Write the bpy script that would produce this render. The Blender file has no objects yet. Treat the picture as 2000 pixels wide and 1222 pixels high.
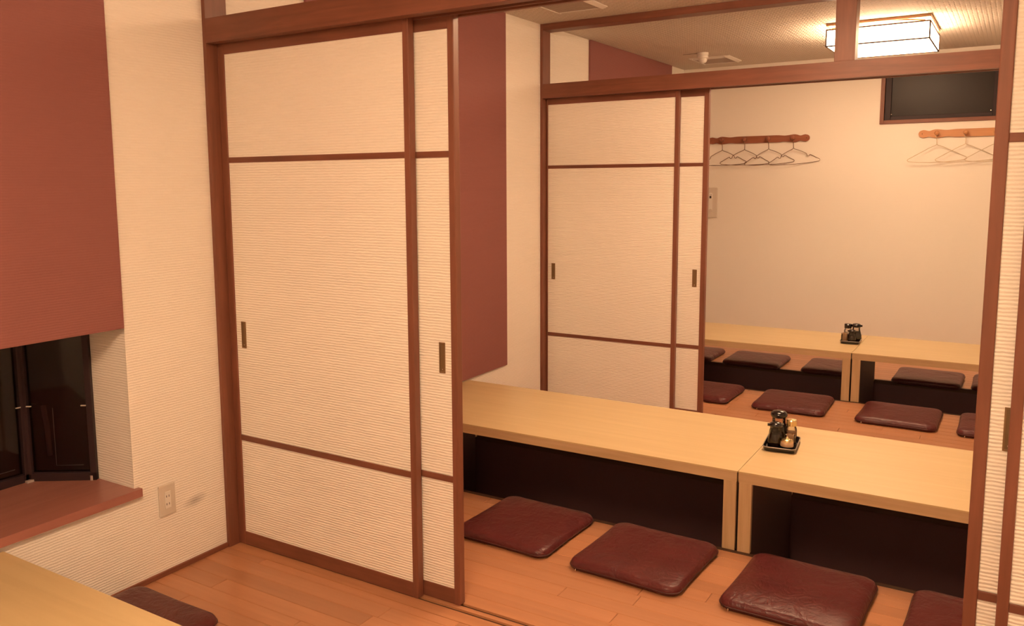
import bpy, bmesh, math, random
from mathutils import Vector, Matrix
random.seed(7)
SC = bpy.context.scene
COL = SC.collection

# ---------------------------------------------------------------- camera
cd = bpy.data.cameras.new('camera')
cam = bpy.data.objects.new('camera', cd); COL.objects.link(cam); SC.camera = cam
CX, CY, CZ = 2.626, -2.241, 1.457
YAW, PIT, ROL, FPX, PPX, PPY = -0.565, -0.1264, -0.0084, 1645.754, -56.8, -47.4
cyw, syw, cp, sp, cr, sr = math.cos(YAW), math.sin(YAW), math.cos(PIT), math.sin(PIT), math.cos(ROL), math.sin(ROL)
fwd = Vector((syw*cp, cyw*cp, sp)); rgt = Vector((cyw, -syw, 0)); upv = rgt.cross(fwd)
R_ = cr*rgt + sr*upv; U_ = -sr*rgt + cr*upv
cam.matrix_world = Matrix(((R_.x, U_.x, -fwd.x, CX), (R_.y, U_.y, -fwd.y, CY), (R_.z, U_.z, -fwd.z, CZ), (0, 0, 0, 1)))
cd.sensor_width = 36; cd.sensor_fit = 'HORIZONTAL'; cd.lens = FPX*36/2000
cd.shift_x = -PPX/2000; cd.shift_y = PPY/2000
cd.clip_start = 0.02

# ---------------------------------------------------------------- world and exposure
w = bpy.data.worlds.new('night'); SC.world = w; w.use_nodes = True
w.node_tree.nodes['Background'].inputs[0].default_value = (0.02, 0.012, 0.016, 1)
w.node_tree.nodes['Background'].inputs[1].default_value = 0.3
SC.view_settings.view_transform = 'Standard'
SC.view_settings.look = 'None'
SC.view_settings.gamma = 1.0
SC.view_settings.use_curve_mapping = False
SC.view_settings.exposure = 0.0
LAMP_COLOR = (1.0, 0.65, 0.385)
LAMP_STRENGTH = (41.0, 29.5, 25.0)      # near, middle, far room lamp

# ---------------------------------------------------------------- dimensions (metres)
W = 3.56                       # room width; left wall is x = 0
MOD = 2.654                    # distance from one partition to the next
Y2, Y3, YF = 2.654, 5.322, -2.78
ZC = 2.441                     # ceiling
LB, LT = 1.98, 2.069           # lintel
ZT = 0.326                     # table top height
P0, P1 = -0.05, 0.085          # partition depth, relative to the front door face
JX = 1.762                     # joint between two tables
PITS = [(-1.682, -0.900), (0.972, 1.752), (3.622, 4.376)]

# ---------------------------------------------------------------- materials
def nodes(name):
    m = bpy.data.materials.new(name); m.use_nodes = True
    nt = m.node_tree; b = nt.nodes['Principled BSDF']
    return m, nt, b
def N(nt, t, **kw):
    n = nt.nodes.new(t)
    for k, v in kw.items():
        if k in n.inputs: n.inputs[k].default_value = v
        else: setattr(n, k, v)
    return n
def plain(name, col, rough=.5, metal=0., spec=.5, **kw):
    m, nt, b = nodes(name)
    b.inputs['Base Color'].default_value = (*col, 1); b.inputs['Roughness'].default_value = rough
    b.inputs['Metallic'].default_value = metal; b.inputs['Specular IOR Level'].default_value = spec
    for k, v in kw.items(): b.inputs[k].default_value = v
    return m
def coords(nt, scale, kind='Object'):
    tc = N(nt, 'ShaderNodeTexCoord'); mp = N(nt, 'ShaderNodeMapping')
    mp.inputs['Scale'].default_value = scale
    nt.links.new(tc.outputs[kind], mp.inputs['Vector']); return mp.outputs[0]
def ramp(nt, fac, stops):
    r = N(nt, 'ShaderNodeValToRGB'); e = r.color_ramp.elements
    e[0].position, e[0].color = stops[0][0], (*stops[0][1], 1)
    e[1].position, e[1].color = stops[-1][0], (*stops[-1][1], 1)
    for p, c in stops[1:-1]:
        q = e.new(p); q.color = (*c, 1)
    nt.links.new(fac, r.inputs[0]); return r.outputs[0]
def wood(name, axis, c0, c1, rough=.42, grain=1.0, rnd=0.0, figure=0.0, spec=.4, coat=0.0):
    m, nt, b = nodes(name)
    s = [38*grain]*3; s['xyz'.index(axis)] = 2.2*grain
    v = coords(nt, s)
    if rnd:
        oi = N(nt, 'ShaderNodeObjectInfo'); add = N(nt, 'ShaderNodeVectorMath', operation='MULTIPLY_ADD')
        sc = N(nt, 'ShaderNodeCombineXYZ')
        for i in range(3): nt.links.new(oi.outputs['Random'], sc.inputs[i])
        add.inputs[1].default_value = (37, 91, 53); nt.links.new(sc.outputs[0], add.inputs[0]); nt.links.new(v, add.inputs[2]); v = add.outputs[0]
    n = N(nt, 'ShaderNodeTexNoise', Scale=1.0, Detail=5.0, Roughness=.6, Distortion=.4)
    nt.links.new(v, n.inputs['Vector'])
    col = ramp(nt, n.outputs[0], [(.3, c0), (.7, c1)])
    if rnd:
        hs = N(nt, 'ShaderNodeHueSaturation'); mr = N(nt, 'ShaderNodeMapRange')
        mr.inputs['To Min'].default_value = 1-rnd; mr.inputs['To Max'].default_value = 1+rnd
        nt.links.new(oi.outputs['Random'], mr.inputs['Value']); nt.links.new(mr.outputs[0], hs.inputs['Value'])
        nt.links.new(col, hs.inputs['Color']); col = hs.outputs[0]
    if figure:
        s2 = [9]*3; s2['xyz'.index(axis)] = 2.5
        n2 = N(nt, 'ShaderNodeTexNoise', Scale=1.0, Detail=2.0, Distortion=1.6)
        nt.links.new(coords(nt, s2), n2.inputs['Vector'])
        mx = N(nt, 'ShaderNodeMix', data_type='RGBA', blend_type='MULTIPLY')
        mx.inputs[0].default_value = figure
        nt.links.new(col, mx.inputs[6]); nt.links.new(ramp(nt, n2.outputs[0], [(.35, (.55, .5, .5)), (.65, (1, 1, 1))]), mx.inputs[7]); col = mx.outputs[2]
    nt.links.new(col, b.inputs['Base Color'])
    b.inputs['Roughness'].default_value = rough; b.inputs['Specular IOR Level'].default_value = spec
    b.inputs['Coat Weight'].default_value = coat; b.inputs['Coat Roughness'].default_value = .25
    bp = N(nt, 'ShaderNodeBump', Strength=.12, Distance=.002)
    nt.links.new(n.outputs[0], bp.inputs['Height']); nt.links.new(bp.outputs[0], b.inputs['Normal'])
    return m
def ribbed(name, col, axis, pitch=.0095, depth=.0016, rough=.85, strength=.9, stain=None):
    """embossed wallpaper: irregular horizontal ribs"""
    m, nt, b = nodes(name)
    tc = N(nt, 'ShaderNodeTexCoord'); sep = N(nt, 'ShaderNodeSeparateXYZ')
    nt.links.new(tc.outputs['Object'], sep.inputs[0])
    nz = N(nt, 'ShaderNodeTexNoise', Scale=1.0, Detail=3.0, Roughness=.6)
    mp = N(nt, 'ShaderNodeMapping'); s = [26, 26, 60]; mp.inputs['Scale'].default_value = s
    nt.links.new(tc.outputs['Object'], mp.inputs['Vector']); nt.links.new(mp.outputs[0], nz.inputs['Vector'])
    ma = N(nt, 'ShaderNodeMath', operation='MULTIPLY_ADD'); ma.inputs[1].default_value = pitch*.75
    nt.links.new(nz.outputs[0], ma.inputs[0]); nt.links.new(sep.outputs['Z'], ma.inputs[2])
    fr = N(nt, 'ShaderNodeMath', operation='MULTIPLY'); fr.inputs[1].default_value = 2*math.pi/pitch
    nt.links.new(ma.outputs[0], fr.inputs[0])
    sn = N(nt, 'ShaderNodeMath', operation='SINE'); nt.links.new(fr.outputs[0], sn.inputs[0])
    n2 = N(nt, 'ShaderNodeTexNoise', Scale=170.0, Detail=2.0)
    nt.links.new(tc.outputs['Object'], n2.inputs['Vector'])
    ad = N(nt, 'ShaderNodeMath', operation='MULTIPLY_ADD'); ad.inputs[1].default_value = .9
    nt.links.new(n2.outputs[0], ad.inputs[0]); nt.links.new(sn.outputs[0], ad.inputs[2])
    bp = N(nt, 'ShaderNodeBump', Strength=strength, Distance=depth)
    nt.links.new(ad.outputs[0], bp.inputs['Height']); nt.links.new(bp.outputs[0], b.inputs['Normal'])
    b.inputs['Base Color'].default_value = (*col, 1)
    if stain:                                   # one grey scuff rubbed into the paper
        (sx, sy, sz), (ry, rz) = stain
        sb = N(nt, 'ShaderNodeMapping', vector_type='TEXTURE')
        sb.inputs['Location'].default_value = (sx, sy, sz); sb.inputs['Rotation'].default_value = (math.radians(7), 0, 0)
        sb.inputs['Scale'].default_value = (1, ry, rz)
        nt.links.new(tc.outputs['Object'], sb.inputs['Vector'])
        gr = N(nt, 'ShaderNodeTexGradient', gradient_type='SPHERICAL'); nt.links.new(sb.outputs[0], gr.inputs[0])
        mu = N(nt, 'ShaderNodeMath', operation='MULTIPLY'); mu.inputs[1].default_value = .7; mu.use_clamp = True
        nt.links.new(gr.outputs['Fac'], mu.inputs[0])
        mx = N(nt, 'ShaderNodeMix', data_type='RGBA'); mx.inputs[6].default_value = (*col, 1); mx.inputs[7].default_value = (.33, .30, .28, 1)
        nt.links.new(mu.outputs[0], mx.inputs[0]); nt.links.new(mx.outputs[2], b.inputs['Base Color'])
    b.inputs['Roughness'].default_value = rough; b.inputs['Specular IOR Level'].default_value = .25
    return m

M = {}
M['paper'] = ribbed('wall_paper_cream', (.90, .86, .80), 'x', strength=.33, stain=((0, -.193, .243), (.062, .026)))
M['door_paper'] = ribbed('door_paper_cream', (.92, .875, .80), 'x', strength=.52)
M['back_paper'] = ribbed('wall_paper_plain_cream', (.85, .81, .75), 'x', strength=.05)
M['red'] = ribbed('wall_paper_brick_red', (.285, .112, .105), 'x', pitch=.0085, depth=.0012, rough=.6, strength=.25)
DK, DL = (.175, .064, .040), (.245, .090, .056)
M['wood_x'] = wood('stained_wood_lengthwise', 'x', DK, DL, figure=.35)
M['wood_z'] = wood('stained_wood_upright', 'z', DK, DL)
M['wood_y'] = wood('stained_wood_depthwise', 'y', DK, DL)
M['plank'] = wood('floor_plank_wood', 'x', (.43, .195, .098), (.50, .235, .122), rough=.33, rnd=.10, grain=.8, spec=.5)
M['sill'] = wood('threshold_wood', 'x', (.44, .20, .10), (.54, .26, .135), rough=.35)
M['bay_sill'] = wood('bay_sill_wood', 'y', (.33, .135, .11), (.40, .165, .13), rough=.24, grain=.6)
M['table'] = wood('pale_table_veneer', 'x', (.575, .425, .225), (.63, .475, .26), rough=.36, grain=.7)
M['table_edge'] = wood('table_edge_wood', 'x', (.50, .34, .19), (.60, .42, .25), rough=.45)
M['table_leg'] = wood('table_leg_wood', 'z', (.50, .34, .19), (.62, .44, .26), rough=.45)
M['rack_dark'] = wood('rack_wood_dark', 'x', (.26, .09, .05), (.34, .125, .07), rough=.35)
M['rack_light'] = wood('rack_wood_light', 'x', (.50, .23, .10), (.60, .30, .14), rough=.35)
M['lamp_wood'] = wood('lamp_wood', 'x', (.35, .18, .08), (.45, .25, .12), rough=.4)
M['lamp_edge'] = plain('lamp_frame_dark', (.06, .025, .012), .6)
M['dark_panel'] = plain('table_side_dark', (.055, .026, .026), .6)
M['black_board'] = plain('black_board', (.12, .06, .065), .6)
M['subfloor'] = plain('subfloor_dark', (.10, .045, .025), .8)
M['groove'] = plain('groove_dark', (.075, .035, .022), .6)
M['pull'] = plain('aged_brass', (.26, .155, .075), .42, .5)
M['pull_in'] = plain('aged_brass_dark', (.20, .125, .060), .5, .3)
M['plastic'] = plain('ivory_plastic', (.66, .60, .53), .42)
M['plastic_dark'] = plain('slot_dark', (.05, .03, .025), .6)
M['white'] = plain('white_plastic', (.80, .77, .72), .4)
M['grille'] = plain('grille_beige', (.42, .34, .28), .6)
M['alu'] = plain('dark_window_frame', (.030, .015, .018), .5, .0, .3)
M['pale_caulk'] = plain('pale_caulk', (.45, .36, .33), .7)
M['wire_dark'] = plain('bronze_wire', (.16, .085, .045), .35, .7)
M['wire_white'] = plain('white_wire', (.60, .50, .37), .4)
M['black_gloss'] = plain('black_lacquer', (.012, .009, .009), .12, spec=.7)
M['chrome'] = plain('chrome', (.75, .68, .6), .18, 1.0)
M['brass'] = plain('gold_cap', (.70, .55, .30), .25, .9)
M['soy'] = plain('soy_sauce', (.012, .005, .004), .08, spec=.7)
M['pick'] = plain('wooden_toothpicks', (.55, .36, .22), .6)
M['pepper'] = plain('seasoning_powder', (.42, .22, .12), .7)
M['thread'] = plain('seam_thread', (.06, .016, .014), .5)
def clear_glass(name, tint, rough=.03, t=.85):
    m, nt, b = nodes(name)
    nt.nodes.remove(b); out = nt.nodes['Material Output']
    tr = N(nt, 'ShaderNodeBsdfTransparent'); tr.inputs[0].default_value = (*tint, 1)
    gl = N(nt, 'ShaderNodeBsdfGlossy'); gl.inputs['Roughness'].default_value = rough
    fr = N(nt, 'ShaderNodeFresnel', IOR=1.5); mx = N(nt, 'ShaderNodeMixShader')
    nt.links.new(fr.outputs[0], mx.inputs[0]); nt.links.new(tr.outputs[0], mx.inputs[1]); nt.links.new(gl.outputs[0], mx.inputs[2])
    nt.links.new(mx.outputs[0], out.inputs['Surface']); return m
M['jar_glass'] = clear_glass('jar_glass', (.93, .9, .85))
M['night_glass'] = clear_glass('night_window_glass', (.5, .42, .42), rough=.05)
def frosted():
    m, nt, b = nodes('frosted_night_glass')
    b.inputs['Base Color'].default_value = (.022, .014, .012, 1); b.inputs['Roughness'].default_value = .32
    b.inputs['Specular IOR Level'].default_value = .18
    n = N(nt, 'ShaderNodeTexNoise', Scale=260.0, Detail=2.0)
    nt.links.new(coords(nt, (1, 1, 1)), n.inputs['Vector'])
    bp = N(nt, 'ShaderNodeBump', Strength=.35, Distance=.001); nt.links.new(n.outputs[0], bp.inputs['Height']); nt.links.new(bp.outputs[0], b.inputs['Normal'])
    return m
M['frosted'] = frosted()
def leather():
    m, nt, b = nodes('maroon_leather')
    v = coords(nt, (1, 1, 1)); oi = N(nt, 'ShaderNodeObjectInfo')
    ad = N(nt, 'ShaderNodeVectorMath', operation='MULTIPLY_ADD'); cx = N(nt, 'ShaderNodeCombineXYZ')
    for i in range(3): nt.links.new(oi.outputs['Random'], cx.inputs[i])
    ad.inputs[1].default_value = (11, 23, 5); nt.links.new(cx.outputs[0], ad.inputs[0]); nt.links.new(v, ad.inputs[2])
    big = N(nt, 'ShaderNodeTexNoise', Scale=7.0, Detail=3.0, Distortion=1.2); nt.links.new(ad.outputs[0], big.inputs['Vector'])
    fine = N(nt, 'ShaderNodeTexVoronoi', Scale=330.0); nt.links.new(ad.outputs[0], fine.inputs['Vector'])
    cr_ = N(nt, 'ShaderNodeTexNoise', Scale=16.0, Detail=4.0, Distortion=3.0); nt.links.new(ad.outputs[0], cr_.inputs['Vector'])
    nt.links.new(ramp(nt, big.outputs[0], [(.3, (.085, .0135, .016)), (.7, (.105, .018, .019))]), b.inputs['Base Color'])
    m1 = N(nt, 'ShaderNodeMath', operation='MULTIPLY_ADD'); m1.inputs[1].default_value = .05
    nt.links.new(fine.outputs['Distance'], m1.inputs[0]); nt.links.new(cr_.outputs[0], m1.inputs[2])
    m2 = N(nt, 'ShaderNodeMath', operation='MULTIPLY_ADD'); m2.inputs[1].default_value = 2.0
    nt.links.new(big.outputs[0], m2.inputs[0]); nt.links.new(m1.outputs[0], m2.inputs[2])
    bp = N(nt, 'ShaderNodeBump', Strength=.55, Distance=.006); nt.links.new(m2.outputs[0], bp.inputs['Height']); nt.links.new(bp.outputs[0], b.inputs['Normal'])
    b.inputs['Roughness'].default_value = .36; b.inputs['Specular IOR Level'].default_value = .38
    return m
M['leather'] = leather()
def ceiling_mat():
    m, nt, b = nodes('woven_ceiling_paper')
    br = N(nt, 'ShaderNodeTexBrick', Scale=1.0); br.offset = .5
    br.inputs['Mortar Size'].default_value = .14; br.inputs['Mortar Smooth'].default_value = 1.0
    br.inputs['Brick Width'].default_value = 1.0; br.inputs['Row Height'].default_value = .5
    br.inputs['Color1'].default_value = (1, 1, 1, 1); br.inputs['Color2'].default_value = (.8, .8, .8, 1); br.inputs['Mortar'].default_value = (0, 0, 0, 1)
    nt.links.new(coords(nt, (20, 20, 20)), br.inputs['Vector'])
    n = N(nt, 'ShaderNodeTexNoise', Scale=120.0); nt.links.new(coords(nt, (1, 1, 1)), n.inputs['Vector'])
    ma = N(nt, 'ShaderNodeMath', operation='MULTIPLY_ADD'); ma.inputs[1].default_value = .35
    nt.links.new(n.outputs[0], ma.inputs[0]); nt.links.new(br.outputs['Color'], ma.inputs[2])
    bp = N(nt, 'ShaderNodeBump', Strength=1.0, Distance=.006); nt.links.new(ma.outputs[0], bp.inputs['Height']); nt.links.new(bp.outputs[0], b.inputs['Normal'])
    b.inputs['Base Color'].default_value = (.70, .63, .56, 1); b.inputs['Roughness'].default_value = .8; b.inputs['Specular IOR Level'].default_value = .25
    return m
M['ceiling'] = ceiling_mat()
def emitter(name, strength):
    m, nt, b = nodes(name)
    b.inputs['Base Color'].default_value = (.8, .78, .72, 1)
    b.inputs['Emission Color'].default_value = (*LAMP_COLOR, 1); b.inputs['Emission Strength'].default_value = strength
    return m
for i in range(3): M['shade%d' % i] = emitter('glowing_lamp_paper', LAMP_STRENGTH[i]); M['tube%d' % i] = emitter('lamp_tube', LAMP_STRENGTH[i]*.6)

# ---------------------------------------------------------------- helpers
def B(*boxes, bevel=0.0, seg=2):
    """bmesh from axis-aligned boxes (x0,x1,y0,y1,z0,z1)"""
    bm = bmesh.new()
    for x0, x1, y0, y1, z0, z1 in boxes:
        vs = [bm.verts.new((x, y, z)) for x in (x0, x1) for y in (y0, y1) for z in (z0, z1)]
        for f in ((0, 1, 3, 2), (4, 6, 7, 5), (0, 4, 5, 1), (2, 3, 7, 6), (0, 2, 6, 4), (1, 5, 7, 3)): bm.faces.new([vs[i] for i in f])
    if bevel: bmesh.ops.bevel(bm, geom=bm.edges[:], offset=bevel, segments=seg, affect='EDGES', profile=.5)
    return bm
def origin(o):
    p = Vector(o.location)
    while o.parent: o = o.parent; p += o.location
    return p
def obj(name, bm, mat, parent=None, smooth=False, local=False, at=None):
    """link bm as one mesh object; bm is in world coordinates unless local"""
    me = bpy.data.meshes.new(name)
    base = Vector(at) if at is not None else (origin(parent) if parent is not None and not local else Vector((0, 0, 0)))
    if not local and base.length: bmesh.ops.translate(bm, verts=bm.verts[:], vec=-base)
    bmesh.ops.recalc_face_normals(bm, faces=bm.faces[:])
    if smooth:
        for f in bm.faces: f.smooth = True
    bm.to_mesh(me); bm.free()
    me.materials.append(M[mat] if isinstance(mat, str) else mat)
    o = bpy.data.objects.new(name, me); COL.objects.link(o)
    if at is not None: o.location = base - (origin(parent) if parent is not None else Vector((0, 0, 0)))
    if parent is not None: o.parent = parent
    return o
def thing(name, loc=(0, 0, 0), rz=0.0):
    o = bpy.data.objects.new(name, None); COL.objects.link(o); o.location = loc; o.rotation_euler.z = rz; o.empty_display_size = .1
    return o
def tag(o, label=None, cat=None, group=None, kind=None):
    for k, v in (('label', label), ('category', cat), ('group', group), ('kind', kind)):
        if v: o[k] = v
    return o
def copy_tree(o, parent=None):
    c = o.copy(); COL.objects.link(c)
    if parent is not None: c.parent = parent
    for ch in list(o.children): copy_tree(ch, c)
    return c
def lathe(prof, n=28, bm=None, axis='z', off=(0, 0, 0)):
    bm = bm or bmesh.new(); rings = []
    def P(r, h, a):
        c, s = r*math.cos(a), r*math.sin(a)
        p = (c, s, h) if axis == 'z' else (c, -h, s)
        return (p[0]+off[0], p[1]+off[1], p[2]+off[2])
    for r, h in prof:
        if r < 1e-6: rings.append([bm.verts.new(P(0, h, 0))])
        else: rings.append([bm.verts.new(P(r, h, 2*math.pi*i/n)) for i in range(n)])
    for a, b in zip(rings, rings[1:]):
        for i in range(n):
            j = (i+1) % n
            if len(a) == 1 and len(b) == 1: continue
            if len(a) == 1: bm.faces.new((a[0], b[i], b[j]))
            elif len(b) == 1: bm.faces.new((a[i], a[j], b[0]))
            else: bm.faces.new((a[i], a[j], b[j], b[i]))
    return bm
def tube(pts, r, n=8, closed=False, bm=None):
    bm = bm or bmesh.new(); pts = [Vector(p) for p in pts]; rings = []; L = len(pts); ref = None
    for i, p in enumerate(pts):
        a = pts[(i-1) % L] if (closed or i) else p; b = pts[(i+1) % L] if (closed or i < L-1) else p
        t = (b-a).normalized()
        if ref is None: ref = t.orthogonal().normalized()
        ref = (ref - t*ref.dot(t)).normalized(); s = t.cross(ref)
        rings.append([bm.verts.new(p + r*(math.cos(2*math.pi*k/n)*ref + math.sin(2*math.pi*k/n)*s)) for k in range(n)])
    for i in range(L if closed else L-1):
        a, b = rings[i], rings[(i+1) % L]
        for k in range(n): bm.faces.new((a[k], a[(k+1) % n], b[(k+1) % n], b[k]))
    if not closed: bm.faces.new(rings[0]); bm.faces.new(rings[-1])
    return bm
def prism(outline, h0, h1, plane='xy'):
    """extrude a 2D outline"""
    bm = bmesh.new()
    f = (lambda a, b, h: (a, b, h)) if plane == 'xy' else ((lambda a, b, h: (a, h, b)) if plane == 'xz' else (lambda a, b, h: (h, a, b)))
    lo = [bm.verts.new(f(a, b, h0)) for a, b in outline]; hi = [bm.verts.new(f(a, b, h1)) for a, b in outline]
    bm.faces.new(lo); bm.faces.new(hi[::-1]); n = len(outline)
    for i in range(n): bm.faces.new((lo[i], lo[(i+1) % n], hi[(i+1) % n], hi[i]))
    return bm
def smooth_path(pts, k=4):
    """Catmull-Rom through pts"""
    P = [Vector(p) for p in pts]; out = []
    for i in range(len(P)-1):
        p0, p1, p2, p3 = P[max(i-1, 0)], P[i], P[i+1], P[min(i+2, len(P)-1)]
        for j in range(k):
            t = j/k
            out.append(.5*((2*p1)+(p2-p0)*t+(2*p0-5*p1+4*p2-p3)*t*t+(3*p1-p0-3*p2+p3)*t**3))
    out.append(P[-1]); return out

# ================================================================ THE ROOM
# ---- floor: subfloor with three foot wells, planks as children
fl = []
edges = [YF] + [v for p in PITS for v in p] + [Y3]
strips = [(edges[i], edges[i+1]) for i in range(0, len(edges), 2)]
for a, b in strips: fl.append((-.45, W, a, b, -.06, -.011))
fl.append((0, W, YF, PITS[0][0], -.011, 0))
for a, b in PITS: fl += [(0, W, a-.03, b+.03, -.50, -.45)]
floor = tag(obj('floor', B(*fl), 'subfloor'), 'orange-brown wooden plank floor with dark foot wells', kind='structure')
for a, b in PITS:
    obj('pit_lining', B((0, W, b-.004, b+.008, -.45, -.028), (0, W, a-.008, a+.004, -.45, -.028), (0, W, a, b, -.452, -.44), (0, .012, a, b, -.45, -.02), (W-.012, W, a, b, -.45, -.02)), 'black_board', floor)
    obj('pit_edge', B((0, W, b-.005, b+.02, -.028, 0), bevel=.001), 'groove', floor)
    obj('pit_edge', B((0, W, a-.02, a+.005, -.028, 0), bevel=.001), 'groove', floor)
PL, PW, GAP = .909, .0758, .0012
cache = {}
def plank_mesh(L, wd):
    k = (round(L, 3), round(wd, 3))
    if k not in cache:
        bm = bmesh.new(); c = .0012; l, h = L-GAP, wd-GAP
        lo = [bm.verts.new(p) for p in ((0, 0, -.011), (l, 0, -.011), (l, h, -.011), (0, h, -.011))]
        mi = [bm.verts.new(p) for p in ((0, 0, -c), (l, 0, -c), (l, h, -c), (0, h, -c))]
        hi = [bm.verts.new(p) for p in ((c, c, 0), (l-c, c, 0), (l-c, h-c, 0), (c, h-c, 0))]
        bm.faces.new(hi)
        for A, Bv in ((lo, mi), (mi, hi)):
            for i in range(4): bm.faces.new((A[i], A[(i+1) % 4], Bv[(i+1) % 4], Bv[i]))
        bmesh.ops.recalc_face_normals(bm, faces=bm.faces[:])
        me = bpy.data.meshes.new('plank'); bm.to_mesh(me); bm.free(); me.materials.append(M['plank']); cache[k] = me
    return cache[k]
def plank_rows(y0, y1, anchor):
    y = anchor
    while y > y0+.012: y -= PW
    r = 0
    while y < y1-.012:
        a, b = max(y, y0), min(y+PW, y1)
        x = -random.choice([.0, .23, .46, .68]) - .05*random.random()
        while x < W-.02:
            xa, xb = max(x, 0), min(x+PL, W)
            if xb-xa > .03:
                o = bpy.data.objects.new('plank', plank_mesh(xb-xa, b-a)); COL.objects.link(o); o.parent = floor; o.location = (xa, a, 0)
            x += PL
        y += PW; r += 1
plank_rows(PITS[0][1]+.02, P0, -.093+0*PW)
plank_rows(P1, PITS[1][0]-.02, .128)
plank_rows(PITS[1][1]+.02, Y2+P0, 2.5)
plank_rows(Y2+P1, PITS[2][0]-.02, 2.8)
plank_rows(PITS[2][1]+.02, Y3, 4.5)

# ---- ceiling and walls
tag(obj('ceiling', B((-.45, W+.1, YF-.1, Y3+.1, ZC, ZC+.08)), 'ceiling'), 'beige ceiling papered with a small woven relief', kind='structure')
BY0, BY1, BZ0, BZ1, BX = -2.13, -.452, .372, 1.0, -.21      # bay window opening
tag(obj('wall_left', B((BX, 0, YF, BY0, 0, ZC), (BX, 0, BY1, Y3, 0, ZC), (BX, 0, BY0, BY1, 0, BZ0-.03), (BX, 0, BY0, BY1, BZ1, ZC)), 'paper'), 'cream ribbed wallpaper wall with bay window', kind='structure')
WX0, WX1, WZ0, WZ1 = 1.668, 2.462, 1.918, 2.335             # high window in the back wall
tag(obj('wall_back', B((0, WX0, Y3, Y3+.1, 0, ZC), (WX1, W, Y3, Y3+.1, 0, ZC), (WX0, WX1, Y3, Y3+.1, 0, WZ0), (WX0, WX1, Y3, Y3+.1, WZ1, ZC)), 'back_paper'), 'plain cream wall at the far end of the rooms', kind='structure')
tag(obj('wall_right', B((W, W+.1, YF, Y3, 0, ZC)), 'paper'), 'cream ribbed wallpaper wall on the right', kind='structure')
tag(obj('wall_front', B((-.2, W+.1, YF-.1, YF, 0, ZC)), 'paper'), 'cream wall behind the viewer', kind='structure')
bb = thing('baseboard_left'); tag(bb, 'low dark wooden baseboard along the left wall', kind='structure')
for a, b in ((PITS[0][1], P0), (P1, PITS[1][0]), (PITS[1][1], Y2+P0), (Y2+P1, PITS[2][0]), (PITS[2][1], Y3)):
    obj('baseboard_strip', B((0, .009, a, b, 0, .02), bevel=.002), 'wood_y', bb)

# ---- brick red accent boards on the left wall
for (a, b, z, lab) in ((BY0, -.460, .959, 'large brick red ribbed wall board above the dark bay window'),
                       (.493, 2.156, .332, 'tall brick red wall board beside the middle table, behind the sliding doors'),
                       (3.319, 4.978, .40, 'brick red wall board in the far room, seen through the transom')):
    tag(obj('accent_board', B((0.0005, .014, a, b, z, ZC-.001), bevel=.002), 'red', at=(0.0005, (a+b)/2, z)), lab, 'wall panel', 'red boards on the left wall')

# ---- bay window: sill, frames, panes
win = thing('window_1', (BX, (BY0+BY1)/2, BZ0)); tag(win, 'dark bay window with angled end under the red board', kind='structure')
OX = -.42; A1, A0 = (BX, BY1), (OX, -.598); A3, A2 = (BX, BY0), (OX, -1.984)
out = [(BX, BY0), (OX-.04, A2[1]), (OX-.04, A0[1]), (BX, BY1)]
sill_out = [(.022, BY0-.018), (BX-.001, BY0-.018), (BX, BY0-.001), (OX-.05, A2[1]), (OX-.05, A0[1]), (BX, BY1+.001), (BX-.001, BY1+.018), (.022, BY1+.018)]
sb = prism([(.022, BY0-.018), (0.0, BY0-.018), (0.0, BY0), (BX, BY0), (OX-.05, A2[1]), (OX-.05, A0[1]), (BX, BY1), (0.0, BY1), (0.0, BY1+.018), (.022, BY1+.018)], BZ0-.03, BZ0)
obj('window_sill', sb, 'bay_sill', win)
obj('bay_soffit', prism([(BX, BY0), (OX-.05, A2[1]), (OX-.05, A0[1]), (BX, BY1)], BZ1, BZ1+.03), 'paper', win)
M['streak_pale'] = plain('pale_reflected_streak', (.55, .42, .40), .6)  # colour of the reflection streak modelled behind the bay glass
M['reflect_line'] = plain('pale_reflected_line', (.075, .045, .045), .4, .3)  # colour of the reflection lines laid on the bay panes
def bay_side(p, q, mull=(), bs=-1):
    """one glazed side of the bay from p to q (x,y)"""
    p, q = Vector((*p, 0)), Vector((*q, 0)); d = (q-p); L = d.length; d.normalize(); nrm = Vector((-d.y, d.x, 0))
    rot = Matrix(((d.x, nrm.x, 0), (d.y, nrm.y, 0), (0, 0, 1))).to_4x4()
    def loc(bm):
        bmesh.ops.transform(bm, matrix=Matrix.Translation(p) @ rot, verts=bm.verts[:]); return bm
    z0, z1 = BZ0, BZ1
    fr = obj('window_frame', loc(B((0, L, -.02, .02, z0, z0+.03), (0, L, -.02, .02, z1-.03, z1), (0, .022, -.02, .02, z0, z1), (L-.022, L, -.02, .02, z0, z1), bevel=.002)), 'alu', win)
    for m_ in mull: obj('mullion', loc(B((m_-.012, m_+.012, -.018, .018, z0+.03, z1-.03), bevel=.002)), 'alu', win)
    obj('reflected_line', loc(tube([(L*.42, bs*.005, .645), (L*.42, bs*.005, z0+.055), (L-.05, bs*.005, z0+.055)], .0012, 5)), 'reflect_line', win)  # thin L-shaped line modelled in place of a reflection on the pane
    obj('pane', loc(B((.02, L-.02, -.003, .003, z0+.028, z1-.028))), 'night_glass', win)
    for e in (.030, L-.030): obj("frame_clip", loc(B((e-.009, e+.009, -.0235, -.019, .655, .6585))), "plastic", win)
    return fr
bay_side(A0, A1)
bay_side(A2, A0, mull=(.462, .924))
bay_side(A3, A2)
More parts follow.
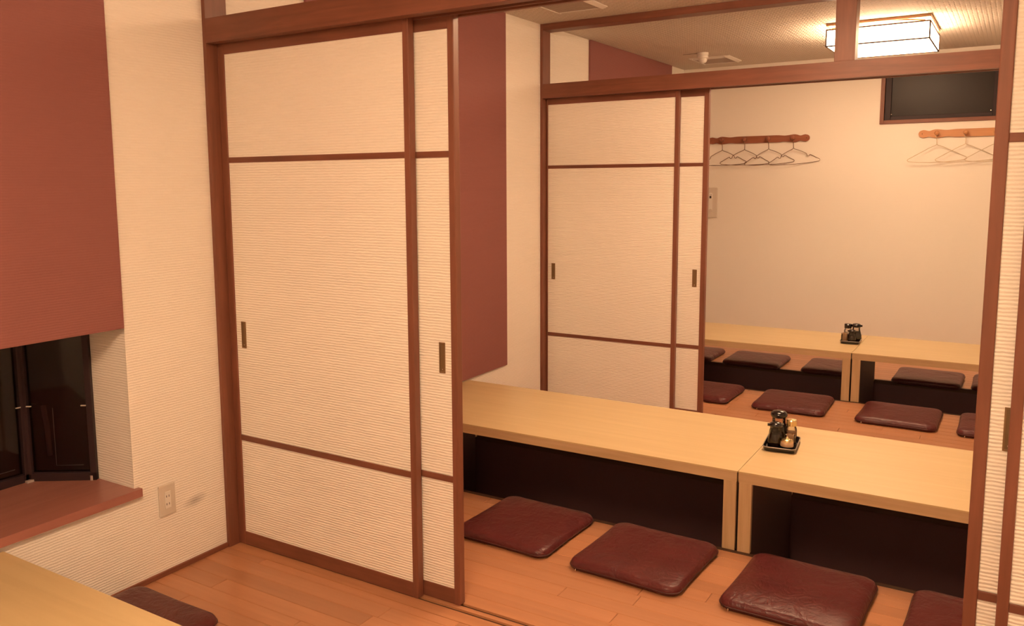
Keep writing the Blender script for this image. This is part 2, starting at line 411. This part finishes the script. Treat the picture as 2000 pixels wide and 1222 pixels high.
# dark boards standing in for the night outside, a hand's width beyond the glass
obj('night_board', B((OX-.20, OX-.18, BY0-.2, BY1+.25, .2, 1.2)), 'black_board', win)
obj('night_board', prism([(OX-.18, BY1+.23), (BX-.02, BY1+.23), (BX-.02, BY1+.25), (OX-.18, BY1+.25)], .2, 1.2), 'black_board', win)
obj('reflected_streak', tube(smooth_path([(-.50, -.478, .615), (-.503, -.474, .58), (-.50, -.469, .53), (-.50, -.466, .416)], 3), .010, 8), 'streak_pale', win, smooth=True)  # solid pale streak standing in for a reflection in the glass
obj('corner_caulk', B((A0[0]+.01, A0[0]+.035, A0[1]-.025, A0[1]+.012, BZ0, BZ0+.008)), 'pale_caulk', win)
obj('corner_caulk', B((A1[0]-.022, A1[0], A1[1]-.03, A1[1], BZ0, BZ0+.018)), 'pale_caulk', win)

# ---- high window in the back wall
w2 = thing('window_2', ((WX0+WX1)/2, Y3, WZ0)); tag(w2, 'small dark frosted window high in the back wall', kind='structure')
t = .03
obj('casing', B((WX0-t, WX0, Y3-.012, Y3+.06, WZ0-t, WZ1+t), bevel=.002), 'wood_z', w2)
obj('casing', B((WX1, WX1+t, Y3-.012, Y3+.06, WZ0-t, WZ1+t), bevel=.002), 'wood_z', w2)
obj('casing', B((WX0, WX1, Y3-.012, Y3+.06, WZ0-t, WZ0), bevel=.002), 'wood_x', w2)
obj('casing', B((WX0, WX1, Y3-.012, Y3+.06, WZ1, WZ1+t), bevel=.002), 'wood_x', w2)
obj('window_frame', B((WX0, WX0+.045, Y3+.02, Y3+.06, WZ0, WZ1), (WX1-.045, WX1, Y3+.02, Y3+.06, WZ0, WZ1), (WX0+.045, WX1-.045, Y3+.02, Y3+.06, WZ0, WZ0+.032), (WX0+.045, WX1-.045, Y3+.02, Y3+.06, WZ1-.032, WZ1), bevel=.003), 'alu', w2)
obj('pane', B((WX0+.04, WX1-.04, Y3+.045, Y3+.051, WZ0+.03, WZ1-.03)), 'frosted', w2)
for x in (WX0+.05, WX1-.055): obj('frame_screw', lathe([(0, .0), (.004, .0), (.004, .003), (0, .004)], 10, axis='y', off=(x, Y3+.021, WZ0+.045)), 'chrome', w2)

# ---- partitions: frame
def partition(n, y, label):
    r = thing('trim_%d' % n, (W/2, y, 0)); tag(r, label, kind='structure')
    for x0, x1 in ((0, .018), (W-.018, W)): obj('post', B((x0, x1, y+P0, y+.054, 0, ZC), bevel=.002), 'wood_z', r)
    obj('lintel', B((.018, W-.018, y+P0, y-.004, LB, LT), (.018, W-.018, y-.004, y+.029, LB+.016, LT), (.018, W-.018, y+.029, y+.0365, LB, LT), (.018, W-.018, y+.0365, y+.069, LB+.016, LT), (.018, W-.018, y+.069, y+P1, LB, LT)), 'wood_x', r)
    obj('mid_post', B((1.757, 1.858, y+P0+.004, y+.054, LT, ZC-.041), bevel=.002), 'wood_z', r)
    obj('top_beam', B((.018, W-.018, y+P0, y+.054, ZC-.041, ZC-.0005), bevel=.002), 'wood_x', r)
    obj('sill', B((0, W, y+P0, y+.004, -.011, .001), (0, W, y+.022, y+.042, -.011, .001), (0, W, y+.060, y+P1, -.011, .001)), 'sill', r)
    obj('track_groove', B((0, W, y+.004, y+.022, -.011, -.007)), 'groove', r)
    obj('track_groove', B((0, W, y+.042, y+.060, -.011, -.007)), 'groove', r)
    return r
partition(1, 0, 'brown wooden frame of the near sliding door opening with transom')
partition(2, Y2, 'brown wooden frame of the far sliding door opening with transom')

# ---- sliding doors
ZP0, ZP1 = .057, 1.942
def sliding_door(n, x0, x1, y, sl, sr_, pull_x, label):
    r = thing('door_%d' % n, ((x0+x1)/2, y, 0)); tag(r, label, kind='structure')
    t = .032; b = .0025
    obj('stile', B((x0, x0+sl, y, y+t, .003, LB+.012), bevel=b), 'wood_z', r)
    obj('stile', B((x1-sr_, x1, y, y+t, .003, LB+.012), bevel=b), 'wood_z', r)
    a, c = x0+sl, x1-sr_
    obj('top_rail', B((a, c, y+.002, y+t-.002, ZP1, LB+.012)), 'wood_x', r)
    obj('bottom_rail', B((a, c, y+.002, y+t-.002, .004, ZP0)), 'wood_x', r)
    for z0, z1 in ((.439, .461), (1.536, 1.557)): obj('crossrail', B((a, c, y+.002, y+t-.002, z0, z1), bevel=.0015), 'wood_x', r)
    for z0, z1 in ((ZP0, .439), (.461, 1.536), (1.557, ZP1)): obj('paper_panel', B((a, c, y+.006, y+t-.006, z0, z1)), 'door_paper', r)
    p0, p1 = pull_x; z0, z1 = .817, .922; e = .004
    fp = obj('finger_pull', B((p0, p0+e, y+.003, y+.008, z0, z1), (p1-e, p1, y+.003, y+.008, z0, z1), (p0+e, p1-e, y+.003, y+.008, z0, z0+e), (p0+e, p1-e, y+.003, y+.008, z1-e, z1)), 'pull', r)
    obj('recess', B((p0+e, p1-e, y+.0052, y+.0075, z0+e, z1-e)), 'pull_in', fp)
    obj('pull_nail', lathe([(0, .0025), (.0025, .0015), (.003, 0)], 10, axis='y', off=((p0+p1)/2, y+.0052, z0+.012)), 'chrome', fp)
    return r
sliding_door(1, .019, .926, 0, .032, .024, (.080, .104), 'cream papered sliding door nearest the viewer, beside the power outlet')
sliding_door(2, .174, 1.079, .0345, .026, .024, (1.004, 1.028), 'sliding door half hidden behind the nearest one, beside the middle table')
sliding_door(3, 2.570, 3.475, .0345, .029, .026, (2.628, 2.652), 'narrow visible strip of sliding door at the right, with half hidden pull')
sliding_door(4, 2.639, 3.541, 0, .025, .026, (2.72, 2.744), 'foremost sliding door cut off by the right edge of the picture')
sliding_door(5, .019, .903, Y2, .010, .025, (.056, .082), 'wider sliding door on the left of the far opening')
sliding_door(6, .166, 1.070, Y2+.0345, .026, .029, (.992, 1.019), 'narrow visible sliding door in the far opening, next to the coat hangers')
sliding_door(7, 2.585, 3.475, Y2+.0345, .029, .026, (2.643, 2.667), 'sliding door at the right end of the far opening, back track')
sliding_door(8, 2.652, 3.541, Y2, .025, .026, (2.735, 2.759), 'sliding door at the right end of the far opening, front track')

# ================================================================ CEILING LAMPS
def lamp(loc, k, label):
    r = thing('ceiling_lamp', loc); tag(r, label, 'ceiling lamp', 'square ceiling lamps'); hx, hy = .295, .33; zt, zb = -.042, -.143
    obj('base_plate', B((-hx-.004, hx+.004, -hy-.004, hy+.004, -.018, -.0005), bevel=.003), 'lamp_wood', r, local=True)
    br = bmesh.new()
    pts = [(hx*.9*(1-2*i/12), -hy+.012, -.014-.022*(abs(1-2*i/12)**2)) for i in range(13)]
    fr = obj('hanger_strip', tube(pts, .005, 6, bm=br), 'lamp_wood', r, smooth=True, local=True)
    pts2 = [(x, -y, z) for x, y, z in pts]
    obj('hanger_strip', tube(pts2, .005, 6), 'lamp_wood', r, smooth=True, local=True)
    q = .003
    obj('shade_panel', B((-hx+q, hx-q, -hy, -hy+q, zb+q, zt)), 'shade%d' % k, r, local=True)
    obj('shade_panel', B((-hx+q, hx-q, hy-q, hy, zb+q, zt)), 'shade%d' % k, r, local=True)
    obj('shade_panel', B((-hx, -hx+q, -hy, hy, zb+q, zt)), 'shade%d' % k, r, local=True)
    obj('shade_panel', B((hx-q, hx, -hy, hy, zb+q, zt)), 'shade%d' % k, r, local=True)
    obj('shade_panel', B((-hx, hx, -hy, hy, zb, zb+q)), 'shade%d' % k, r, local=True)
    f = bmesh.new(); C8 = [(sx*hx, sy*hy, z) for z in (zb, zt) for sx, sy in ((-1, -1), (1, -1), (1, 1), (-1, 1))]
    for i in range(4):
        j = (i+1) % 4
        for a, b in ((C8[i], C8[j]), (C8[i+4], C8[j+4]), (C8[i], C8[i+4])): tube([a, b], .005, 6, bm=f)
    obj('shade_frame', f, 'lamp_edge', r, local=True)
    for s in (-1, 1): obj('light_tube', tube([(-.24, s*.15, -.075), (.24, s*.15, -.075)], .015, 10), 'tube%d' % k, r, local=True)
    return r
lamp((1.815, 3.97, ZC), 2, 'glowing square paper box lamp on the far room ceiling')
lamp((1.815, 3.97-MOD, ZC), 1, 'square paper box lamp on the ceiling above the middle table')
lamp((1.95, -1.90, ZC), 0, 'square paper box lamp on the ceiling above the nearest table')

# ================================================================ TABLES
def table(x0, x1, y0, y1, label, mid_left):
    r = thing('low_table', ((x0+x1)/2, (y0+y1)/2, 0)); tag(r, label, 'table', 'pale low tables over foot wells')
    th, lw = .044, .050
    bm = B((x0-.0022, x1+.0022, y0, y1, ZT-.006, ZT), bevel=.0008); obj('tabletop', bm, 'table', r)
    obj('edge_band', B((x0, x1, y0, y0+.02, ZT-th, ZT-.006)), 'table_edge', r)
    obj('edge_band', B((x0, x1, y1-.02, y1, ZT-th, ZT-.006)), 'table_edge', r)
    obj('core_board', B((x0, x1, y0+.02, y1-.02, ZT-th, ZT-.006)), 'table_edge', r)
    for a, b in ((x0+.002, x0+.002+lw), (x1-.002-lw, x1-.002)):
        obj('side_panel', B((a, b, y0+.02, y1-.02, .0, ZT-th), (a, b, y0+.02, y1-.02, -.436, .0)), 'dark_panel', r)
        obj('leg', B((a, b, y0+.001, y0+.02, .0, ZT-th), bevel=.001), 'table_leg', r)
        obj('leg', B((a, b, y1-.02, y1-.001, .0, ZT-th), bevel=.001), 'table_leg', r)
    return r
for (a, b), nm in zip(((-1.682, -.929), (.972, 1.719), (3.622, 4.341)), ('near', 'middle', 'far')):
    la, ra = {'near': ('pale low table at the lower left corner beside the bay window', 'pale low table nearest the viewer, right of the table by the bay window'),
              'middle': ('pale low table in the middle room, left half behind the two left cushions', 'pale low table in the middle room with the bigger condiment tray on it'),
              'far': ('pale low table in the far room with a small condiment tray on it', 'pale low table in the far room below the high window')}[nm]
    table(.016, JX-.003, a, b, la, True)
    table(JX+.003, W-.02, a, b, ra, False)

# ================================================================ CUSHIONS
def rounded(hx, hy, r, n):
    pts = []
    for k, (sx, sy) in enumerate(((1, 1), (-1, 1), (-1, -1), (1, -1))):
        for i in range(n):
            a = math.pi/2*(k + i/n); pts.append((sx*(hx-r) + r*math.cos(a), sy*(hy-r) + r*math.sin(a)))
        nx, ny = ((-1, 1), (-1, -1), (1, -1), (1, 1))[k]
        a = math.pi/2*(k+1); p = (sx*(hx-r) + r*math.cos(a), sy*(hy-r) + r*math.sin(a)); q = (nx*(hx-r) + r*math.cos(a), ny*(hy-r) + r*math.sin(a))
        for i in range(6): pts.append((p[0]+(q[0]-p[0])*i/6, p[1]+(q[1]-p[1])*i/6))
    return pts
def cushion_mesh(hx=.222, hy=.232, T=.044):
    bm = bmesh.new(); out = rounded(hx, hy, .052, 7); n = len(out)
    # slightly waisted sides between the stuffed corners
    out = [(x*(1-.022*(1-(abs(y)/hy)**2)), y*(1-.022*(1-(abs(x)/hx)**2))) for x, y in out]
    prof = [(.93, 0), (.975, .003), (.995, .010), (1.0, .0155), (.992, .024), (.972, .032), (.94, .0375), (.88, .041), (.75, .0432), (.55, .0445), (.3, .0452)]
    rings = [[bm.verts.new((x*s, y*s, z)) for x, y in out] for s, z in prof]
    for a, b in zip(rings, rings[1:]):
        for i in range(n): bm.faces.new((a[i], a[(i+1) % n], b[(i+1) % n], b[i]))
    c = bm.verts.new((0, 0, .0454))
    for i in range(n): bm.faces.new((rings[-1][i], rings[-1][(i+1) % n], c))
    bm.faces.new(rings[0][::-1])
    return bm, out
def make_cushion():
    bm, out = cushion_mesh()
    o = obj('floor_cushion', bm, 'leather', None, smooth=True, local=True)
    obj('piping', tube([(x*1.0, y*1.0, .0145) for x, y in out], .0026, 6, closed=True), 'thread', o, smooth=True, local=True)
    obj('zipper_pull', B((-.178, -.174, -.237, -.227, .002, .013), bevel=.001), 'chrome', o, local=True)
    return o
cu0 = make_cushion(); first = [True]
def cushion(cx, cy, rz, label, group, sx=1.0, sy=1.0):
    o = cu0 if first[0] else copy_tree(cu0); first[0] = False
    o.location = (cx, cy, .0005); o.rotation_euler = (0, 0, math.radians(rz)); o.scale = (sx, sy, 1)
    tag(o, label, 'cushion', group)
G1, G2, G3 = 'maroon cushions in front of the middle tables', 'maroon cushions in front of the far tables', 'maroon cushions behind the far tables'
cushion(.948, .727, -1.5, 'maroon leather floor cushion beside the sliding doors, leftmost before the middle table', G1)
cushion(1.490, .704, -2.5, 'maroon leather floor cushion with a crease, left of the middle table legs', G1)
cushion(2.060, .707, -2, 'maroon leather floor cushion right of the middle table legs', G1)
cushion(2.612, .700, -2, 'maroon floor cushion cut off by the sliding doors at lower right', G1)
cushion(.880, 3.345, -1, 'wrinkled maroon cushion in the far room half hidden by the far sliding door', G2)
cushion(1.468, 3.340, 1, 'wrinkled maroon cushion in the far room left of the table legs', G2)
cushion(2.088, 3.340, -1, 'wrinkled maroon cushion in the far room right of the table legs, glossy front edge', G2)
cushion(2.625, 3.335, 0, 'wrinkled maroon cushion in the far room, cut off by the right door', G2)
cushion(.390, 4.560, 0, 'maroon cushion sliver behind the far table, at its left end', G3)
cushion(.925, 4.545, 0, 'maroon cushion behind the far table, second from the left, seen under it', G3)
cushion(1.520, 4.552, 0, 'maroon cushion behind the far table, partly hidden by the table legs', G3)
cushion(2.150, 4.535, -1, 'maroon cushion behind the far table right of the legs, below the high window', G3)
cushion(2.645, 4.552, 0, 'maroon cushion behind the far table, cut off at the right', G3)
cushion(.252, -.705, 0, 'dark maroon cushion on the floor under the nearest table by the left wall', 'maroon cushions in the near room')

# ================================================================ COAT RACKS AND HANGERS
def rack(x0, L, pegs, mat, label):
    """wavy board with turned pegs"""
    r = thing('coat_rack', (x0+L/2, Y3, 1.80)); tag(r, label, 'coat rack', 'wooden peg racks on the back wall')
    up = []; n = 72; h = .031
    allp = [p-x0 for p in pegs]
    def half(s):
        e = min(s, L-s)
        if e < .028: return max(.0015, math.sqrt(max(0, .028**2-(.028-e)**2)))
        base = .030
        dip = -.009*math.exp(-((e-.075)/.022)**2) + .003*math.exp(-((e-.125)/.03)**2) - .005*math.exp(-((e-.20)/.04)**2)
        return base + dip
    ss = [L*(.5-.5*math.cos(math.pi*i/n)) for i in range(n+1)]
    outl = [(x0+s, 1.80+half(s)) for s in ss] + [(x0+s, 1.80-half(s)) for s in ss[::-1]]
    bm = prism(outl, Y3-.016, Y3-.0005, 'xz'); obj('board', bm, mat, r)
    for p in pegs:
        obj('peg', lathe([(.0075, 0), (.0075, .014), (.008, .022), (.0155, .028), (.018, .036), (.0155, .044), (.008, .049), (0, .0505)], 20, axis='y', off=(p, Y3-.015, 1.802)), mat, r, smooth=True)
    for s in (.026, L-.026): obj('screw', lathe([(.0035, 0), (.003, .0015), (0, .0018)], 10, axis='y', off=(x0+s, Y3-.016, 1.80)), 'groove', r, smooth=True)
    return r
rack(.243, .865, (.375, .573, .774, .978), 'rack_dark', 'dark wooden peg rack holding four bronze wire hangers')
rack(1.925, .865, (2.056, 2.252, 2.452, 2.655), 'rack_light', 'lighter wooden peg rack under the high window with white hangers')
HR = .0026
def hanger(mat, notch=True, sag=.008):
    r = thing('wire_hanger'); hw, d = .205, .112
    hook = [(.0138*math.cos(a), 0, .0132*math.sin(a)) for a in [math.radians(-70+25*i) for i in range(11)]]   # open hook over the peg
    hook = [(x, 0, z) for x, _, z in hook]
    neck = [(-.012, 0, -.012), (-.003, 0, -.030), (0, 0, -.045), (0, 0, -.085)]
    obj('hook', tube(smooth_path(hook + neck[1:], 3), HR, 6), mat, r, smooth=True, local=True)
    zn = -.085
    def side(s):
        P = [(0, 0, zn), (s*.012, 0, zn-.008), (s*.05, 0, zn-.024)]
        if notch: P += [(s*.098, 0, zn-.051), (s*.104, 0, zn-.068), (s*.114, 0, zn-.076), (s*.124, 0, zn-.070), (s*.130, 0, zn-.063)]
        P += [(s*(hw-.022), 0, zn-d+.016), (s*(hw-.004), 0, zn-d+.006), (s*hw, 0, zn-d-.004), (s*(hw-.01), 0, zn-d-.012)]
        return P
    a = side(-1)[::-1] + side(1)[1:]
    bot = [(hw*.6, 0, zn-d-.014-sag*.6), (0, 0, zn-d-.014-sag), (-hw*.6, 0, zn-d-.014-sag*.6)]
    path = smooth_path(a, 2) ; path2 = smooth_path([a[-1]] + bot + [a[0]], 4)[1:-1]
    obj('shoulder_wire', tube(path + path2, HR, 6, closed=True), mat, r, smooth=True, local=True)
    return r
h0 = hanger('wire_dark'); hgr = 'wire hangers on the dark rack'
for i, (px, lab, rz, tilt) in enumerate(((.375, 'bronze wire hanger on the first peg, half hidden by the far sliding door', 8, -1.5), (.573, 'bronze wire hanger on the second peg of the dark rack', 9, 0), (.774, 'bronze wire hanger on the third peg of the dark rack, tilted', 8, -3), (.978, 'bronze wire hanger on the last peg of the dark rack, rightmost', 9, -4))):
    o = h0 if i == 0 else copy_tree(h0)
    o.location = (px, Y3-.032, 1.8004); o.rotation_euler = (0, math.radians(tilt), math.radians(rz)); tag(o, lab, 'hanger', hgr)
h1 = hanger('wire_white', notch=False, sag=.012); hgr = 'white hangers on the light rack'
for i, (px, lab, rz) in enumerate(((2.056, 'white wire hanger on the first peg below the high window', 7), (2.252, 'white wire hanger on the second peg below the high window', 7), (2.452, 'white wire hanger on the third peg, mostly behind the right door', 7))):
    o = h1 if i == 0 else copy_tree(h1)
    o.location = (px, Y3-.032, 1.8004); o.rotation_euler = (0, math.radians(-2), math.radians(rz)); tag(o, lab, 'hanger', hgr)

# ================================================================ WALL FITTINGS
# power outlet on the left wall
ol = thing('power_outlet', (0, -.3215, .229)); tag(ol, 'ivory double power outlet low on the near left wall', 'power outlet')
y0, y1, z0, z1 = -.3575, -.2855, .230, .349
obj('cover_plate', B((0.0003, .009, y0, y1, z0, z1), bevel=.003), 'plastic', ol)
ins = obj('socket_insert', B((.008, .0102, y0+.023, y1-.023, z0+.027, z1-.027), bevel=.0008), 'white', ol)
for z in (z0+.044, z0+.074):
    for y in (y0+.030, y0+.041): obj('slot', B((.0098, .0106, y-.0012, y+.0012, z-.004, z+.004)), 'plastic_dark', ins)
# control plate on the back wall
cpn = thing('control_plate', (.289, Y3, 1.115)); tag(cpn, 'ivory wall control plate with a slider, under the hangers', 'wall switch')
obj('plate', B((.238, .341, Y3-.016, Y3-.0005, 1.116, 1.388), bevel=.006), 'plastic', cpn)
sl = prism([(.262+.017*(1+math.cos(a)) , (1.180 if math.sin(a) < 0 else 1.325) + .017*math.sin(a)) for a in [2*math.pi*i/24 for i in range(24)]], Y3-.0175, Y3-.0155, 'xz')
obj('slider_track', sl, 'white', cpn)
obj('slider_knob', lathe([(.0165, 0), (.0165, .002), (.015, .003), (0, .003)], 20, axis='y', off=(.279, Y3-.017, 1.18)), 'plastic', cpn)
dsp = obj('display', B((.268, .286, Y3-.0185, Y3-.017, 1.290, 1.312)), 'plastic_dark', cpn)
obj('indicator', B((.268, .272, Y3-.0185, Y3-.017, 1.320, 1.325), (.280, .286, Y3-.0185, Y3-.017, 1.320, 1.325)), 'plastic_dark', cpn)

# ceiling vents and detector
def vent(x0, x1, y0, y1, label):
    r = thing('ceiling_vent', ((x0+x1)/2, (y0+y1)/2, ZC)); tag(r, label, 'vent', 'square ceiling vents')
    f = .03; zb = ZC-.016
    def bar(ax, s0, s1, o, i):       # frame side with a sloping face
        if ax == 'x': pr = [(o, ZC-.0005), (o, ZC-.006), (i, zb), (i, ZC-.0005)]; return prism([(a, b) for a, b in pr], s0, s1, 'xz')
        pr = [(o, ZC-.0005), (o, ZC-.006), (i, zb), (i, ZC-.0005)]; return prism(pr, s0, s1, 'yz')
    obj('frame_bar', bar('x', y0, y1, x0, x0+f), 'white', r); obj('frame_bar', bar('x', y0, y1, x1, x1-f), 'white', r)
    obj('frame_bar', bar('y', x0+f, x1-f, y0, y0+f), 'white', r); obj('frame_bar', bar('y', x0+f, x1-f, y1, y1-f), 'white', r)
    obj('backing', B((x0+f, x1-f, y0+f, y1-f, ZC-.004, ZC-.0005)), 'groove', r)
    n = 12; st = (y1-y0-2*f)/n
    sm = None
    for k in range(n):
        yy = y0+f+st*(k+.5)
        if sm is None:
            s = obj('slat', B((x0+f, x1-f, yy-st*.36, yy+st*.36, ZC-.012, ZC-.006)), 'grille', r); sm = (s, yy)
        else:
            c = sm[0].copy(); COL.objects.link(c); c.parent = r; c.location = (0, yy-sm[1], 0)
vent(.275, .605, 4.64, 5.00, 'white framed ceiling vent in the far room beside the detector')
vent(.262, .585, 1.97, 2.325, 'white framed ceiling vent in the middle room, cut by the lintel')
det = thing('ceiling_detector', (.470, 4.40, ZC)); tag(det, 'small white domed detector on the far room ceiling', 'smoke detector')
obj('base', lathe([(0, -.0005), (.043, -.0005), (.043, -.020), (.040, -.024), (.040, -.026), (.042, -.028), (.042, -.040), (.034, -.044), (0, -.044)], 28), 'white', det, smooth=False, local=True)
obj('dome', lathe([(.034, -.043), (.034, -.055), (.030, -.068), (.020, -.078), (.009, -.082), (0, -.0825)], 28), 'white', det, smooth=True, local=True)
obj('cord', tube([(-.04, 0, -.003), (-.16, .0, -.003)], .002, 6), 'grille', det, local=True)

# ================================================================ CONDIMENTS
def tray(cx, cy, rz, hx, hy, label):
    r = obj('condiment_tray', (lambda bm: bm)(tray_mesh(hx, hy)), 'black_gloss', None, smooth=False, local=True)
    r.location = (cx, cy, ZT+.0005); r.rotation_euler.z = math.radians(rz)
    obj('rim', tube([(x, y, .0195) for x, y in rounded(hx, hy, .022, 6)], .0022, 6, closed=True), 'tray_rim', r, smooth=True, local=True)
    return tag(r, label, 'tray', 'condiment trays on the low tables')
M['tray_rim'] = plain('tray_rim_grey', (.30, .25, .23), .3, .2)
def tray_mesh(hx, hy):
    bm = bmesh.new(); out = rounded(hx, hy, .022, 6); n = len(out)
    prof = [(.90, 0), (.94, .002), (1.0, .019), (.965, .020), (.905, .006), (.5, .006)]
    rings = [[bm.verts.new((x*s, y*s, z)) for x, y in out] for s, z in prof]
    for a, b in zip(rings, rings[1:]):
        for i in range(n): bm.faces.new((a[i], a[(i+1) % n], b[(i+1) % n], b[i]))
    bm.faces.new(rings[-1]); bm.faces.new(rings[0][::-1]); return bm
ZB = ZT+.0072
def item(name, x, y, label, cat, rz=0):
    r = thing(name, (x, y, ZB), math.radians(rz)); return tag(r, label, cat, 'condiments on the trays')
def sauce_bottle(x, y, s, label, spout=None, rz=0):
    """glass dispenser, dark sauce, black cap"""
    r = item('sauce_bottle', x, y, label, 'bottle', rz)
    def P(l): return [(a*s, b*s) for a, b in l]
    obj('sauce', lathe(P([(0, .002), (.029, .002), (.030, .010), (.028, .035), (.024, .052), (.0225, .058), (0, .058)])), 'soy', r, smooth=True, local=True)
    obj('glass', lathe(P([(0, .0005), (.031, .0005), (.0325, .010), (.030, .036), (.0255, .054), (.0215, .068), (.021, .086)])), 'jar_glass', r, smooth=True, local=True)
    cap = obj('cap', lathe(P([(.021, .083), (.0245, .084), (.0275, .090), (.0265, .098), (.020, .1035), (.010, .106), (0, .1065)])), 'black_gloss', r, smooth=True, local=True)
    if spout: obj('spout', prism([(-.0, -.006*s), (.034*s, -.004*s), (.034*s, .004*s), (0, .006*s)], .088*s, .098*s), 'black_gloss', cap, local=True)
    return r
def shaker(x, y, s, capmat, fill, label):
    r = item('seasoning_shaker', x, y, label, 'shaker')
    def P(l): return [(a*s, b*s) for a, b in l]
    obj('contents', lathe(P([(0, .002), (.0165, .002), (.0165, .040), (0, .040)])), fill, r, smooth=False, local=True)
    obj('glass', lathe(P([(0, .0005), (.019, .0005), (.019, .048), (.0155, .060), (.0155, .066)])), 'jar_glass', r, smooth=True, local=True)
    obj('cap', lathe(P([(.0155, .062), (.018, .063), (.0185, .080), (.0165, .085), (0, .087)])), capmat, r, smooth=False, local=True)
    return r
def pick_jar(x, y, s, label):
    r = item('toothpick_jar', x, y, label, 'jar')
    def P(l): return [(a*s, b*s) for a, b in l]
    obj('glass', lathe(P([(0, .0005), (.020, .0005), (.021, .004), (.021, .040), (.019, .045), (.021, .048), (.021, .050)])), 'jar_glass', r, smooth=True, local=True)
    f = bmesh.new(); random.seed(3)
    for k in range(46):
        a, rr = random.uniform(0, 6.28), .016*math.sqrt(random.random()); b = a+random.uniform(-.4, .4)
        tube([(rr*s*math.cos(a), rr*s*math.sin(a), .003), (rr*s*math.cos(b), rr*s*math.sin(b), .054*s+random.uniform(-.002, .003))], .0011, 5, bm=f)
    tag(obj('toothpicks', f, 'pick', r, local=True), kind='stuff')
    return r
def spice_pot(x, y, s, label):
    r = item('spice_pot', x, y, label, 'pot')
    def P(l): return [(a*s, b*s) for a, b in l]
    obj('pot_body', lathe(P([(0, .0005), (.019, .0005), (.022, .006), (.0215, .020), (.019, .027)])), 'black_gloss', r, smooth=True, local=True)
    obj('pot_label', lathe(P([(.0217, .013), (.0222, .016), (.0205, .028), (.0195, .030), (.0190, .0285)])), 'pick', r, smooth=True, local=True)
    lid = obj('pot_lid', lathe(P([(.0195, .027), (.0205, .031), (.018, .036), (.008, .039), (.0045, .040), (.0055, .044), (0, .046)])), 'brass', r, smooth=True, local=True)
    return r
tray(1.833, 1.383, 6, .066, .104, 'black condiment tray on the middle table, next to the joint')
sauce_bottle(1.808, 1.428, 1.27, 'taller soy sauce bottle with round black cap on the middle tray')
sauce_bottle(1.815, 1.345, 1.0, 'shorter soy sauce bottle with spouted cap on the middle tray', spout=True, rz=200)
shaker(1.860, 1.432, 1.2, 'brass', 'pepper', 'pepper shaker with gold cap on the middle tray')
spice_pot(1.867, 1.325, 1.2, 'squat spice pot with pale label on the middle tray')
pick_jar(1.867, 1.380, .95, 'little jar of toothpicks at the right edge of the middle tray')
tray(1.696, 4.013, 3, .062, .096, 'black condiment tray on the far table, left of the joint')
sauce_bottle(1.722, 4.045, 1.15, 'taller soy sauce bottle with spouted cap on the far tray', spout=True, rz=0)
sauce_bottle(1.708, 3.965, .85, 'small soy sauce bottle at the front of the far tray', spout=True, rz=190)
shaker(1.668, 4.050, 1.35, 'black_gloss', 'white', 'salt shaker with dark cap at the back of the far tray')
pick_jar(1.662, 3.970, 1.15, 'glass jar of toothpicks at the front of the far tray')
